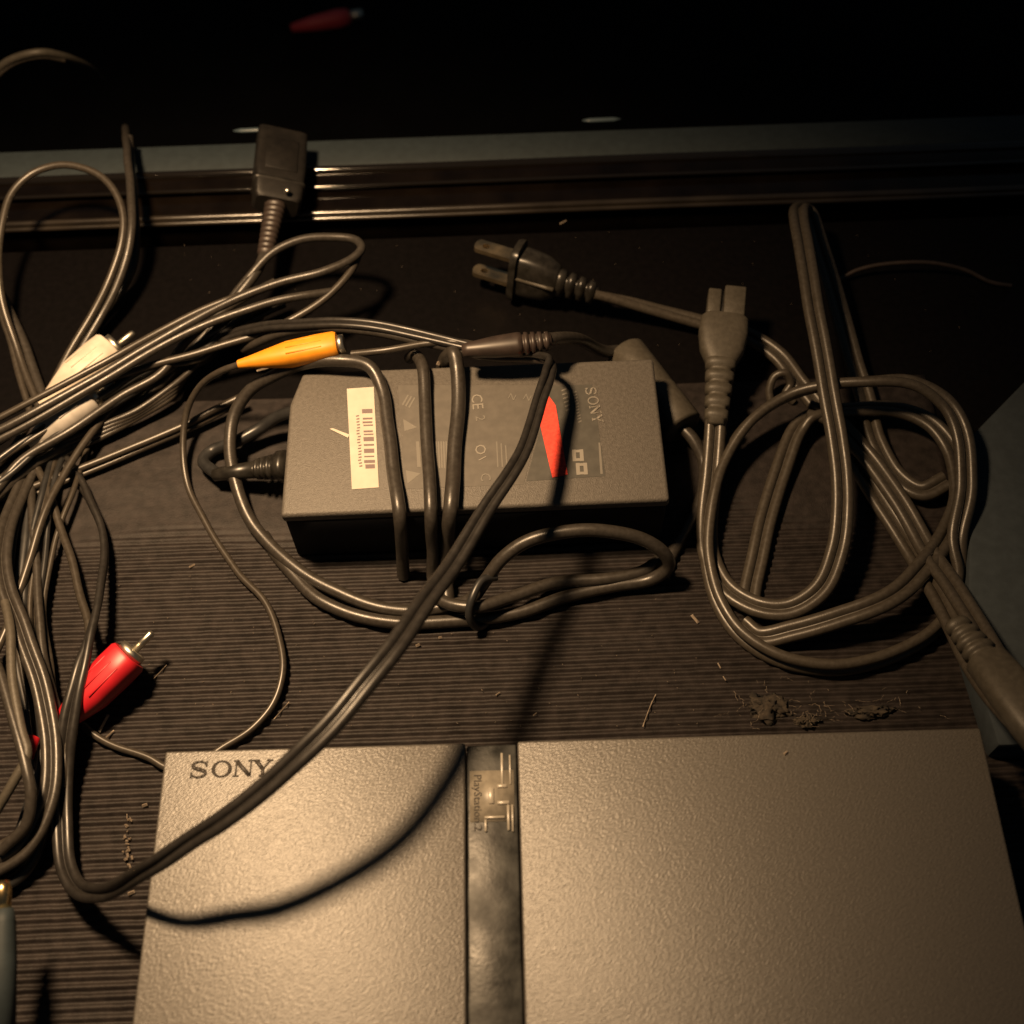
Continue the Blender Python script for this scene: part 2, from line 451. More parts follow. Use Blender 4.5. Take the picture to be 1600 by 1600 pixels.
# ------------------------------------------------------------------ power adapter
ZA = 30
fa, fb = P(438, 806, ZA), P(1047, 781, ZA)
xd = fb - fa; La = xd.length
AM = frame(fa, xd)           # origin front-left top corner
def al(px, py, z=ZA): return AM.inverted() @ P(px, py, z)
bk = al(700, 572).y
cx = al(474, 573); cy = al(437, 632)
tr = al(1004, 569)
adp = thing('power_adapter', AM @ Vector((La / 2, bk / 2, -ZA * MM)), 'grey power adapter brick with white barcode and red sticker, round cable looped over it', 'power adapter')
poly = [(0, 0), (La, 0), (La, bk), (cx.x, bk), (0.0006, cy.y)]
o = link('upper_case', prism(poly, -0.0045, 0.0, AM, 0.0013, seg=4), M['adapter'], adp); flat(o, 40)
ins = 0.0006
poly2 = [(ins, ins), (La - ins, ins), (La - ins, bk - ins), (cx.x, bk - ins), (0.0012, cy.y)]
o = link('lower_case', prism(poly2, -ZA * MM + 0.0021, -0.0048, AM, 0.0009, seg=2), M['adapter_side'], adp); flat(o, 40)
def aquad(name, pts, h, material, parent, lift=0.0):
    pp = [al(*p) for p in pts]
    pol = [(p.x, p.y) for p in pp]
    ar = sum(pol[i][0] * pol[(i + 1) % len(pol)][1] - pol[(i + 1) % len(pol)][0] * pol[i][1] for i in range(len(pol)))
    if ar < 0: pol.reverse()
    o = link(name, prism(pol, lift, lift + h, AM), material, parent, smooth=False); return o
plate = aquad('label_plate', [(862, 603), (925, 601), (946, 744), (822, 752)], 0.00010, M['plate'], adp)
aquad('label_panel', [(622, 602), (858, 602), (818, 757), (632, 764)], 0.00007, mat('print_field', (0.092, 0.084, 0.073), 0.5, 0.12, 300), adp)
bs = aquad('barcode_sticker', [(542, 608), (584, 605), (592, 762), (550, 765)], 0.00022, M['paper'], adp)
# bars run across the sticker
random.seed(11)
py = 640.0; k = 0
ed = lambda px, py: (px + (py - 608) * 0.052, py)
while py < 728:
    t = random.choice([2.2, 2.8, 4.5, 6.5]); g = random.choice([2.2, 3.0, 4.5, 7])
    x0, x1 = 564 + random.uniform(-1, 1), 580 + random.uniform(-1, 0.5)
    aquad('bar', [ed(x0, py), ed(x1, py - 0.5), ed(x1, py + t - 0.5), ed(x0, py + t)], 0.00006, M['bars'], bs, 0.00022); py += t + g
mp = al(559, 690); rot = math.atan2(-(al(566, 740) - al(559, 640)).x, 1)
rz = math.atan2((al(562, 740) - al(556, 640)).y, (al(562, 740) - al(556, 640)).x)
def atext(name, s, px, py, size, material, parent, lift, rzo=0, sx=1.0):
    p = al(px, py)
    return link(name, text_mesh(s, size, AM @ Matrix.Translation((p.x, p.y, lift)) @ Matrix.Rotation(rz + R(rzo), 4, 'Z') @ Matrix.Diagonal((sx, 1, 1, 1))), material, parent, smooth=False)
random.seed(3)
for k in range(18):
    qy = 650 + k * 4.6; qx = 557 + random.uniform(-1, 1)
    aquad('fine_print', [ed(qx - 2.4, qy), ed(qx + 2.6, qy - 1), ed(qx + 2.2, qy + 1.4), ed(qx - 2.6, qy + 2)], 0.00005, M['bars'], bs, 0.00022)
# vertical maker's name on the plate
p0 = al(913, 607); p1 = al(926, 664); u = (p1 - p0); LU = u.length
fm = frame(AM @ Vector((p0.x, p0.y, 0.0001)), AM.to_3x3() @ u)
for i, ch in enumerate('SONY'):
    link('logo_letter', letter(ch, fm @ Matrix.Translation((LU * i / 4, 0.0002, 0)), LU * 0.168, 0.0036, 0.00012), M['print'], plate)
for k in range(11):
    qy = 612 + k * 4.6; qx = 898 + k * 0.75 + random.uniform(-.6, .6)
    aquad('fine_print', [(qx - 2.6, qy + 1), (qx + 2.8, qy - 1), (qx + 2.8, qy + 1), (qx - 2.4, qy + 3)], 0.00006, M['print_dim'], plate, 0.0001)
for k in range(6):
    qy = 608 + k * 6.2; qx = 881 + k * 1.3
    aquad('fine_print', [(qx - 4, qy + 2), (qx + 3.6, qy - 1.2), (qx + 4, qy + 1.4), (qx - 3.4, qy + 4)], 0.00006, M['print_dim'], plate, 0.0001)
for q in [(903, 712), (909, 733)]:
    p = al(*q)
    for dx, dy, a, b in ((-.0012, 0, .0006, .0022), (.0012, 0, .0006, .0022), (0, .0016, .0016, .0005), (0, -.0016, .0016, .0005)):
        link('certification_mark', box(p.x + dx - a, p.x + dx + a, p.y + dy - b, p.y + dy + b, 0.0001, 0.00022 + abs(dx) * 0.01, AM), M['print'], plate, smooth=False)
aquad('plate_line', [(935, 692), (938, 692), (942, 741), (938, 741)], 0.00008, M['print_dim'], plate, 0.0001)
# faint print on the middle of the case
atext('case_lettering', 'CE', 745, 628, 0.0052, M['print'], adp, 0.00012)
atext('case_lettering', '2', 750, 654, 0.0045, M['print_dim'], adp, 0.00012)
atext('case_lettering', 'O', 750, 703, 0.0050, M['print'], adp, 0.00012)
atext('case_lettering', 'I', 753, 717, 0.0040, M['print'], adp, 0.00012, 25)
atext('case_lettering', 'C', 758, 746, 0.0046, M['print_dim'], adp, 0.00012)
atext('case_lettering', 'N', 800, 621, 0.0034, M['print_dim'], adp, 0.00012, 60)
atext('case_lettering', 'N', 824, 622, 0.0034, M['print_dim'], adp, 0.00012, 60)
for k in range(3):
    aquad('case_mark', [(628 + k * 5, 632 + k * 2), (637 + k * 5, 617 + k * 2), (639 + k * 5, 618 + k * 2), (630 + k * 5, 634 + k * 2)], 0.00012, M['print_dim'], adp)
for i, tri in enumerate(([(630, 655), (652, 668), (632, 674)], [(634, 735), (657, 740), (637, 756)], [(650, 690), (655, 690), (658, 730), (652, 730)])):
    aquad('case_mark', tri, 0.00013, M['print_dim'], adp)
for i in range(7):
    a = random.uniform(680, 700)
    aquad('fine_print', [(676 + i * 4, 690), (678.5 + i * 4, 690), (680 + i * 4, 690 + a * .06), (677.5 + i * 4, 690 + a * .06)], 0.00010, M['print_dim'], adp)
for i in range(3):
    aquad('fine_print', [(775 + i * 7, 690 + i * 3), (777 + i * 7, 690 + i * 3), (779 + i * 7, 730), (777 + i * 7, 730)], 0.00010, M['print_dim'], adp)
aquad('red_sticker', [(842, 656), (858, 620), (868, 634), (887, 742), (863, 747)], 0.00025, M['redpaper'], adp, 0.0001)
aquad('peeled_scrap', [(515, 671), (520, 670), (546, 680), (544, 685)], 0.0004, M['paper'], adp)
# strain relief left of the adapter, dark material standing for the shadow there
S0 = P(440, 728, 15); S1 = P(335, 742, 8)
sm = frame(S0, S1 - S0)
SLen = (S1 - S0).length / MM
link('strain_relief', loft([(-2, 5, 4.5, 2.6), (1, 5, 4.5, 2.6)] + ribs_secs(1, 10, 4, 4.6, 4.2, 3.4, 3.2) + [(10, 3.0, 3.0, 2), (SLen, 2.2, 2.2, 2), (SLen + .5, 1.2, 1.2, 2)], sm), M['plugblk'], adp)
# round output cable
RC = 2.15
cable('cable', [(338, 741, 8), (318, 722, 6), (330, 706, 5), (372, 690, 8), (410, 668, 10), (436, 650, 14), (470, 640, 20)], RC, M['dark'], adp)  # dark material stands in for the shadow beside the adapter
cable('cable', [(631, 900, 2.4), (629, 868, 12), (624, 806, 32), (614, 730, 32.4), (605, 660, 32.4), (597, 612, 33), (575, 572, 35), (530, 563, 36),
                (470, 570, 33), (425, 588, 28), (388, 612, 22), (366, 648, 17), (359, 695, 13), (366, 745, 9), (382, 795, 6), (410, 838, 4.5), (465, 890, 4.2), (530, 926, 4.2),
                (590, 948, 4.2), (650, 954, 4.2), (700, 948, 5), (735, 936, 8), (758, 905, 14), (785, 872, 20), (825, 846, 24), (880, 831, 26), (940, 829, 26), (1000, 841, 23), (1036, 864, 18), (1044, 886, 12), (1020, 905, 7), (960, 916, 5), (890, 932, 4.2), (820, 955, 4.2), (760, 966, 4.2), (690, 972, 4.2), (620, 972, 4.2), (550, 960, 4.2), (500, 938, 4), (465, 906, 3), (432, 868, 2.6), (412, 836, 2.4)],
      RC, M['cable'], adp, sub=8)
cable('cable', [(640, 560, 22), (650, 556, 30), (660, 572, 33.5), (664, 620, 32.6), (668, 700, 32.4), (673, 806, 32), (676, 860, 17), (677, 905, 6), (690, 938, 9), (740, 948, 11), (800, 932, 9), (870, 912, 7), (950, 905, 7), (1005, 893, 7), (1030, 876, 8)], RC * 0.95, M['cable'], adp)
cable('cable', [(690, 575, 24), (698, 556, 33), (708, 552, 37), (714, 580, 35), (716, 640, 32.6), (709, 720, 32.4), (704, 800, 32), (700, 850, 19), (697, 900, 7), (700, 950, 4.2)], RC * 1.1, M['cable'], adp)
# the tie knotted round the loops
cable('cable_tie', [(775, 900, 15), (752, 905, 17), (736, 935, 16), (733, 962, 12), (744, 979, 6), (757, 976, 3.4), (764, 960, 3)], 1.3, M['dark'], adp)
# ferrite bead and the cable through it
f0, f1 = P(976, 552, 10), P(1066, 668, 9)
fmx = frame(f0, f1 - f0); FL = (f1 - f0).length / MM
link('ferrite_bead', loft([(-.6, 3.4, 3.4, 2), (-.6, 6.6, 6.6, 2), (0.3, 7.5, 7.5, 2), (FL * .55, 7.5, 7.5, 2), (FL * .56, 7.3, 7.3, 2), (FL * .57, 7.5, 7.5, 2), (FL - .3, 7.5, 7.5, 2), (FL + .6, 6.6, 6.6, 2), (FL + .6, 3.4, 3.4, 2)], fmx, 28), M['molded'], adp)
cable('cable', [(800, 541, 43), (855, 531, 44), (900, 530, 34), (945, 548, 16), (976, 552, 10), (1066, 668, 9), (1085, 690, 8), (1100, 725, 5), (1098, 770, 3.5), (1070, 830, 3), (1046, 874, 3), (1036, 905, 3.2)], RC, M['cable'], adp)
# dc boot
b0, b1 = P(722, 548, 43), P(862, 532, 44)
bmx = frame(b0, b1 - b0); BL = (b1 - b0).length / MM
link('cable_boot', loft([(0, 2.0, 2.0, 2), (2, 2.5, 2.5, 2), (BL * .35, 3.6, 3.2, 2.2), (BL * .6, 4.0, 3.5, 2.2)] + ribs_secs(BL * .62, BL, 5, 4.0, 3.5, 3.0, 2.8, 0.8), bmx), M['brownpvc'], adp)

# ------------------------------------------------------------------ power cord with two prong plug
pc_ = thing('power_cable', P(1300, 850, 0), 'coiled flat twin power cord with a two-prong plug and small slotted connector', 'power cable')
ZP = 13
# plug: local x from prong tips to cord
a0, a1 = P(802, 420, ZP), P(935, 460, ZP - 1)
pm = frame(a0, a1 - a0, Vector((0, 0, 1)), -12)
PLn = (a1 - a0).length / MM
plug = link('plug', loft([(0, 6.6, 11.0, 4), (1.2, 7.0, 11.4, 4), (2.6, 7.0, 11.4, 4), (2.8, 5.8, 9.0, 4), (6, 5.9, 9.2, 3.6), (13, 5.6, 8.4, 3.2), (17, 4.6, 6.4, 2.8), (18.5, 3.6, 4.6, 2.4)], pm, 28), M['plugblk'], pc_); flat(plug, 50)
link('strain_relief', loft([(17, 3.4, 5, 2.4)] + ribs_secs(18, PLn, 4, 4.2, 5.6, 3.0, 4.2, 0.66), pm), M['plugblk'], pc_)
link('plug_ridge', loft([(3, 0.7, 0.7, 2), (14, 0.7, 0.7, 2), (17.5, 0.9, 0.9, 2)], pm @ Matrix.Translation((0, -0.0056, 0.0005))), M['molded'], plug)
def prong(zc):
    # flat blade with rounded tip and a hole
    bm = bmesh.new(); t = 0.8; hw = 3.1; Lb = 15.5; n = 10
    out = [(0.5, -hw), (0.5, hw), (-Lb + hw * .6, hw)]
    out += [(-Lb + hw * .6 - hw * .6 * math.sin(math.pi * k / n), hw * math.cos(math.pi * k / n)) for k in range(1, n)]
    out += [(-Lb + hw * .6, -hw)]
    hole = [(-Lb + 4.4 + 1.4 * math.cos(2 * math.pi * k / 12), 1.4 * math.sin(2 * math.pi * k / 12)) for k in range(12)]
    def ring(pts, z): return [bm.verts.new((x * MM, y * MM, z * MM)) for x, y in pts]
    for z, flip in ((t, False), (-t, True)):
        vo = ring(out, z); vh = ring(hole, z)
        eo = [bm.edges.new((vo[i], vo[(i + 1) % len(vo)])) for i in range(len(vo))]
        eh = [bm.edges.new((vh[i], vh[(i + 1) % 12])) for i in range(12)]
        bmesh.ops.triangle_fill(bm, use_beauty=True, edges=eo + eh)
        if z > 0: top = (vo, vh)
        else: bot = (vo, vh)
    for A, B in ((top[0], bot[0]), (top[1], bot[1])):
        n_ = len(A)
        for i in range(n_): bm.faces.new((A[i], A[(i + 1) % n_], B[(i + 1) % n_], B[i]))
    bmesh.ops.recalc_face_normals(bm, faces=bm.faces[:])
    bm.transform(pm @ Matrix.Translation((0, 0, zc * MM)))
    return bm_mesh(bm)
for zc in (5.6, -5.6):
    o = link('prong', prong(zc), M['blade'], pc_, smooth=False)
RZ = 1.75
K = M['cord']
# from the plug, behind the connector, into the coil and out to the right
cable('cord', [(930, 460, 12, 50), (1010, 480, 8, 30), (1095, 503, 5, 20), (1165, 524, 4), (1215, 556, 4), (1250, 600, 4), (1290, 650, 4), (1330, 710, 4), (1380, 790, 5), (1430, 870, 7), (1472, 940, 14), (1515, 1030, 24), (1560, 1095, 34), (1620, 1160, 42)], RZ, K, pc_, 'zip')
cable('cord', [(1262, 640, 10), (1300, 655, 9), (1345, 700, 8), (1400, 775, 9), (1448, 858, 11), (1495, 925, 18), (1540, 1000, 26), (1590, 1075, 36), (1640, 1130, 42)], RZ, K, pc_, 'zip')
# connector cord: down, round the small loop and up over the top
cable('cord', [(1118, 655, 15), (1113, 740, 9), (1104, 810, 5), (1108, 868, 3.5), (1135, 918, 4), (1185, 948, 6), (1235, 950, 8), (1280, 922, 11), (1308, 865, 14), (1317, 790, 18), (1308, 690, 23), (1290, 580, 28), (1272, 480, 32), (1257, 395, 33), (1249, 345, 30), (1250, 326, 25, 20), (1262, 332, 18, 0), (1280, 385, 14), (1304, 460, 11), (1330, 550, 8), (1354, 630, 6), (1370, 690, 5), (1400, 742, 5), (1440, 768, 6), (1480, 750, 8)], RZ, K, pc_, 'zip')
# big loop
cable('cord', [(1170, 955, 3), (1176, 905, 3), (1192, 830, 4), (1218, 740, 5), (1245, 672, 7, 20), (1268, 650, 9, 40), (1330, 640, 9, 30), (1400, 640, 9, 20), (1455, 660, 10, 10), (1490, 705, 10), (1500, 770, 10), (1480, 830, 11), (1440, 890, 13), (1385, 937, 14), (1310, 965, 11), (1240, 985, 7), (1185, 995, 4), (1158, 975, 3)], RZ, K, pc_, 'zip')
cable('cord', [(1500, 925, 6, 70), (1480, 962, 5, 75), (1440, 1000, 5, 80), (1380, 1030, 5, 80), (1300, 1043, 5, 82), (1220, 1030, 5, 82), (1155, 990, 4.5, 80), (1124, 942, 4.5, 78), (1108, 892, 5, 78), (1104, 845, 6, 80), (1112, 780, 8, 80), (1135, 712, 10, 75), (1175, 655, 14, 72), (1230, 620, 17, 68), (1295, 602, 22, 60), (1365, 596, 26, 50), (1430, 600, 27, 30), (1480, 632, 25, 10), (1506, 690, 22), (1510, 760, 18), (1495, 835, 13, 20), (1498, 900, 8, 60), (1492, 935, 5, 70)], RZ, K, pc_, 'zip')
e0, e1 = P(1492, 972, 30), P(1612, 1118, 40)
em = frame(e0, e1 - e0); EL = (e1 - e0).length / MM
link('end_sleeve', loft([(0, 3.2, 2.6, 2.4)] + ribs_secs(1, 14, 4, 3.8, 3.0, 5.2, 4.0, 0.8) + [(15, 6.0, 4.2, 3), (EL, 7.4, 4.6, 3.4), (EL + 12, 7.6, 4.6, 3.4)], em), M['molded'], pc_)
# small slotted connector, lying flat over the cord
t0, t1 = P(1136, 452, 19), P(1118, 664, 16)
cmx = frame(t0, t1 - t0); CL_ = (t1 - t0).length / MM
def tonguep(y0, y1, x0, x1, h): return box(x0 * MM, x1 * MM, y0 * MM, y1 * MM, -h * MM, h * MM, cmx, 0.0006, 2)
con = link('connector', loft([(13, 7.2, 4.2, 4), (14.2, 8.4, 4.4, 4), (20, 8.6, 4.4, 3.6), (27, 7.6, 4.2, 3), (31, 5.8, 3.8, 2.6), (32, 5.4, 3.6, 2.6)], cmx, 28), M['molded'], pc_)
flat(con, 50)
# local y: which side is image right?
sgn = 1 if (cmx.inverted() @ P(1160, 500, 19)).y > 0 else -1
A_ = [(-6.6, -1.9, 2.6), (-0.9, 6.6, 0.6)]
for ya, yb_, xs_ in A_:
    lo_y, hi_y = sorted((ya * sgn, yb_ * sgn))
    link('tongue', tonguep(lo_y, hi_y, xs_, 13.2, 3.6), M['molded'], con)
link('tongue_bridge', tonguep(-2.0, 2.0, 4, 13.2, 2.4), M['plugblk'], con)
link('strain_relief', loft([(31, 5.2, 3.4, 2.6)] + ribs_secs(31.5, CL_, 5, 5.4, 3.8, 3.8, 2.6, 0.74, 2.8), cmx), M['molded'], pc_)

# ------------------------------------------------------------------ rca plug builder (a part of a cable)
def rca(parent, tail, tip, zt, zp, r, material, pin=True, name='plug', lab=None, metal=M['metal'], rcol=None):
    A, B = P(*tail, zt), P(*tip, zp)
    m = frame(A, B - A); L = (B - A).length / MM
    body = link(name, loft([(-.4, r * .32, r * .32, 2), (L * .1, r * .45, r * .45, 2), (L * .3, r * .72, r * .70, 2.2), (L * .5, r * .95, r * .9, 2.6), (L * .8, r, r * .95, 2.8), (L * .97, r * .98, r * .93, 2.8), (L, r * .9, r * .85, 2.6)], m, 24), material, parent)
    if lab: body['label'] = lab
    flat(body, 50)
    link('metal_ring', loft([(L - .2, r * .72, r * .72, 2), (L + 2.2, r * .72, r * .72, 2), (L + 2.2, r * .45, r * .45, 2)], m), metal, body)
    if pin: link('pin', loft([(L + 1, 1.25, 1.25, 2), (L + 9, 1.25, 1.25, 2), (L + 9.8, .8, .8, 2)], m, 14), metal, body)
    # grip ridges
    for k in range(3):
        link('grip', box((L * .5) * MM, (L * .86) * MM, (-.35 + (k - 1) * r * .5) * MM, (.1 + (k - 1) * r * .5) * MM, r * .80 * MM, r * (.97 - .06 * abs(k - 1)) * MM, m, 0.0001, 1), material, body)
    return body

# ------------------------------------------------------------------ av cable with block connector and white plugs
av = thing('av_cable', P(200, 640, 0), 'bundled black audio cable with two white plugs and a block connector on the trim', 'cable')
g0, g1 = P(440, 222, 16), P(432, 322, 16)
gm = frame(g0, g1 - g0, Vector((0.35, -0.2, 1)))
GL = (g1 - g0).length / MM
blk = link('block_connector', loft([(-2.5, 9.0, 4.6, 7), (-2, 9.6, 5.4, 8), (GL * .5, 9.8, 5.6, 8), (GL - 1.5, 9.0, 5.4, 8), (GL, 8.0, 4.4, 6)], gm, 40), M['blockplug'], av); flat(blk, 40)
h0, h1 = P(432, 312, 16), P(414, 400, 17)
hm = frame(h0, h1 - h0); HL = (h1 - h0).length / MM
link('strain_relief', loft([(0, 4.4, 3.6, 2.4)] + ribs_secs(0.5, HL, 11, 4.2, 3.6, 3.0, 2.6, 0.86), hm), M['brownpvc'], av)
link('collar', loft([(GL * .72, 9.9, 5.75, 8), (GL * .76, 9.9, 5.75, 8)], gm, 40, True), M['plugblk'], blk)
link('grip_panel', box(GL * .12 * MM, GL * .6 * MM, -0.0062, 0.0062, 0.0052, 0.0060, gm, 0.0003), M['blockplug'], blk)
# metal stud put on the block for a glint
link('screw', loft([(0, 1.2, 1.2, 2), (.8, 1.0, 1.0, 2), (1.1, .4, .4, 2)], frame(P(449, 298, 22.2), Vector((0.1, -0.2, 1)), Vector((0, 1, 0)))), M['metal'], blk)
T = 1.35
Cb, Th = M['cable'], M['thin']
cable('cord', [(414, 395, 17), (400, 425, 18), (375, 458, 16), (340, 500, 12), (300, 545, 8), (262, 590, 6), (215, 630, 6), (150, 668, 6), (90, 702, 7), (30, 742, 9), (-20, 790, 10)], 1.9, Cb, av)
cable('cord', [(-40, 694, 20), (40, 652, 22), (130, 600, 23), (216, 550, 24), (300, 503, 26), (371, 466, 27), (440, 441, 28), (510, 422, 29), (551, 404, 29), (565, 388, 29), (556, 375, 28), (520, 370, 27), (470, 374, 25), (425, 395, 22), (390, 432, 18), (355, 476, 14), (320, 530, 10), (290, 575, 8)], 1.55, Cb, av)
cable('cord', [(-40, 708, 18), (50, 660, 20), (170, 588, 22), (293, 520, 24), (405, 478, 26), (470, 463, 26), (520, 455, 24)], 1.5, Cb, av)
cable('cord', [(-40, 676, 20), (60, 622, 23), (160, 566, 25), (260, 513, 25), (340, 474, 26), (420, 446, 27)], 1.25, Th, av)
cable('cord', [(563, 392, 27), (548, 425, 26), (515, 460, 24), (470, 492, 22), (420, 517, 20), (320, 548, 18), (216, 577, 17), (150, 600, 16), (80, 640, 14), (0, 690, 13), (-40, 715, 12)], 1.35, Th, av)
cable('cord', [(430, 440, 20), (360, 478, 18), (290, 535, 17), (250, 585, 15), (190, 618, 14), (111, 672, 14), (34, 719, 13), (-5, 765, 12), (-30, 800, 12)], 1.5, Cb, av)
for k in range(4):
    d = k * 7
    cable('cord', [(360 - d, 520 + d * .5, 12), (320 - d * .6, 555 + d * .6, 11), (296 - d * .4, 580 + d * .5, 10 - k), (266, 606 + d * .8, 10 - k), (216, 640 + d * .6, 9 - k), (160, 664 + d * .9, 8 - k), (100, 690 + d, 8 - k), (40, 722 + d * 1.1, 8 - k), (-20, 765 + d * 1.2, 8 - k)], 1.05, Th if k % 2 else Cb, av)
cable('cord', [(380, 618, 9), (330, 643, 8), (280, 668, 7), (190, 706, 6), (111, 738, 6), (40, 765, 6), (-30, 790, 6)], 1.3, Th, av)
cable('cord', [(372, 632, 6), (280, 677, 5), (190, 716, 4), (111, 749, 4), (40, 778, 4), (-30, 805, 4)], 1.0, Th, av)
random.seed(21)
for k in range(9):
    o1, o2, zz = random.uniform(-14, 14), random.uniform(-18, 16), random.uniform(5, 15)
    cable('cord', [(470 - k * 12, 470 + o1 + k * 3, zz), (400 - k * 8, 498 + o1 + k * 3, zz), (320, 540 + o1 + k * 3, zz), (240 + o2, 585 + o2 * .5, zz), (165, 630 + o2, zz), (90 + o1, 675 + o2, zz), (20, 725 + o2 * 1.4, zz), (-40, 770 + o2 * 1.4, zz)], random.uniform(.8, 1.25), M['dark'] if k % 3 else Th, av)
rca(av, (66, 634), (176, 546), 12, 14, 7.0, M['white'], name='plug', lab='white plug poking out above the cable bundle')
rca(av, (46, 694), (142, 622), 11, 13, 6.4, M['greyw'], name='plug', lab='off-white plug below the cable bundle')
cable('cord', [(82, 622, 12), (60, 640, 10), (45, 660, 8), (20, 700, 7), (-20, 740, 7)], 1.3, Th, av)
cable('cord', [(50, 690, 11), (30, 702, 9), (5, 720, 8), (-20, 738, 8)], 1.3, Th, av)

# ------------------------------------------------------------------ looping cable at upper left
lp = thing('looped_cable', P(130, 480, 0), 'thin black cable bent in a tall round loop across the trim', 'cable')
cable('cord', [(62, 640, 5), (30, 555, 8), (8, 490, 14), (-2, 430, 20), (2, 350, 26), (18, 303, 29), (52, 270, 31), (100, 257, 32), (145, 268, 31), (175, 293, 29), (192, 330, 26), (190, 380, 22), (172, 435, 17), (145, 490, 12), (112, 545, 8), (88, 590, 6), (70, 630, 5)], 1.4, Th, lp)
cable('cord', [(75, 640, 4), (45, 560, 5), (20, 500, 7), (0, 460, 9), (-30, 420, 10)], 1.9, Cb, lp)
cable('cord', [(48, 650, 4), (26, 570, 6), (8, 510, 8), (-8, 460, 9), (-30, 440, 9)], 1.3, Th, lp)
cable('cord', [(196, 200, -10), (196, 206, 6), (198, 222, 17), (200, 250, 23), (204, 290, 24), (206, 350, 23), (199, 400, 19), (182, 448, 14), (155, 500, 9), (125, 552, 6), (100, 600, 5), (85, 640, 4)], 1.6, Cb, lp)
cable('cord', [(203, 215, 14), (208, 290, 17), (213, 360, 15), (208, 415, 10), (192, 450, 5), (170, 480, 3), (140, 520, 3), (112, 570, 3)], 1.5, Cb, lp)

# ------------------------------------------------------------------ flat twin cable arching over adapter and console, falling on the left
tw = thing('twin_cable', P(500, 1150, 0), 'flat black twin cable arching from the adapter across the console corner', 'cable')
cable('cord', [(330, 535, 12, 0, .7), (390, 515, 22, 0, .7), (471, 507, 32, 0, .7), (545, 505, 37, 0, .7), (630, 517, 38, 0, .7), (714, 537, 38, 10, .7), (790, 553, 38, 40, .7), (835, 556, 40, 70, .75), (860, 563, 44, 70, .8), (858, 582, 48, 30, .78), (845, 620, 50, 0, .76), (833, 660, 52, 0, .76), (818, 702, 54, 0, .78), (795, 742, 56, 0, .82), (764, 790, 57, 0, .86), (708, 878, 60, 0, .94), (655, 953, 67), (604, 1026, 72), (552, 1090, 73), (490, 1160, 71), (425, 1222, 67, 0, .92), (350, 1280, 62, 0, .88), (290, 1318, 56, 10, .82), (235, 1354, 49, 35, .78), (190, 1383, 36, 50, .78), (150, 1397, 22, 30, .85), (120, 1388, 13, 0, .9), (101, 1345, 9, 0, .95), (96, 1280, 8), (99, 1205, 10), (107, 1130, 15), (123, 1055, 18, 20, .9), (142, 985, 17, 60, .85), (156, 920, 13, 75, .8), (163, 868, 9, 80, .8), (158, 825, 7, 80, .8), (142, 785, 6, 80, .8), (125, 752, 5, 60, .8), (100, 720, 4, 0, .8), (70, 690, 4, 0, .8)], 1.5, M['twin'], tw, 'zip')
cable('cord', [(380, 545, 14), (444, 521, 26), (520, 513, 34), (600, 522, 36), (690, 541, 36), (770, 559, 37), (822, 560, 38), (856, 562, 40)], 1.5, Cb, tw)
cable('cord', [(549, 553, 34), (600, 548, 36), (664, 537, 37), (720, 535, 37.5), (780, 548, 37)], 1.2, Th, tw)

# ------------------------------------------------------------------ thin cord with yellow plug
yc = thing('yellow_plug_cord', P(430, 1000, 0), 'thin black cord looping on the ribbed mat, ending in a yellow plug', 'cable')
rca(yc, (374, 569), (528, 539), 34, 38, 4.5, M['yellow'], pin=False, lab='yellow plug lying above the adapter')
cable('cord', [(378, 568, 34), (345, 580, 30), (312, 604, 22), (292, 645, 14), (287, 700, 8), (294, 760, 4), (318, 812, 3), (371, 893, 3.2), (414, 940, 4), (434, 992, 4.5), (441, 1050, 5), (427, 1100, 4.5), (395, 1138, 4), (348, 1168, 3.4), (300, 1200, 3.2), (262, 1200, 3.2), (230, 1184, 3.2), (180, 1166, 3.2), (150, 1150, 3.4), (128, 1132, 4)], 1.15, Th, yc)

# ------------------------------------------------------------------ hanging strands with red plug
rc = thing('red_plug_cable', P(60, 1100, 0), 'tangle of black cable strands hanging with a red plug', 'cable')
rca(rc, (80, 1146), (202, 1024), 9, 15, 6.0, M['red'], lab='red plug with metal pin lying on the ribbed mat')
link('cord_collar', loft([(-3, 2.4, 2.4, 2), (3, 2.6, 2.6, 2), (3.4, 1.6, 1.6, 2)], frame(P(92, 1130, 10), P(100, 1115, 10) - P(88, 1145, 10))), M['red'], rc)
link('cord_collar', loft([(-3, 2.0, 2.0, 2), (3, 2.4, 2.4, 2), (3.4, 1.6, 1.6, 2)], frame(P(46, 1168, 12), P(52, 1150, 12) - P(42, 1185, 12))), M['red'], rc)
cable('cord', [(96, 1124, 10), (78, 1160, 9), (60, 1210, 8), (52, 1255, 8), (30, 1300, 8), (-20, 1335, 8)], 1.3, Th, rc)
cable('cord', [(40, 700, 7), (66, 745, 7), (85, 790, 8), (96, 825, 8), (112, 878, 9), (126, 935, 10), (138, 985, 12), (134, 1030, 14), (118, 1090, 14), (106, 1160, 12), (98, 1230, 10)], 1.35, Th, rc)
cable('cord', [(60, 700, 6), (50, 750, 6), (50, 800, 8), (56, 870, 9), (60, 945, 10), (67, 1025, 11), (82, 1085, 11), (100, 1140, 10), (104, 1200, 8)], 1.4, Cb, rc)
cable('cord', [(70, 690, 6), (45, 740, 7), (22, 790, 10), (8, 836, 14), (2, 872, 16), (10, 918, 17), (38, 995, 17), (66, 1080, 16), (80, 1165, 15), (76, 1245, 14), (40, 1322, 12), (-20, 1362, 10)], 1.5, Cb, rc, 'zip')
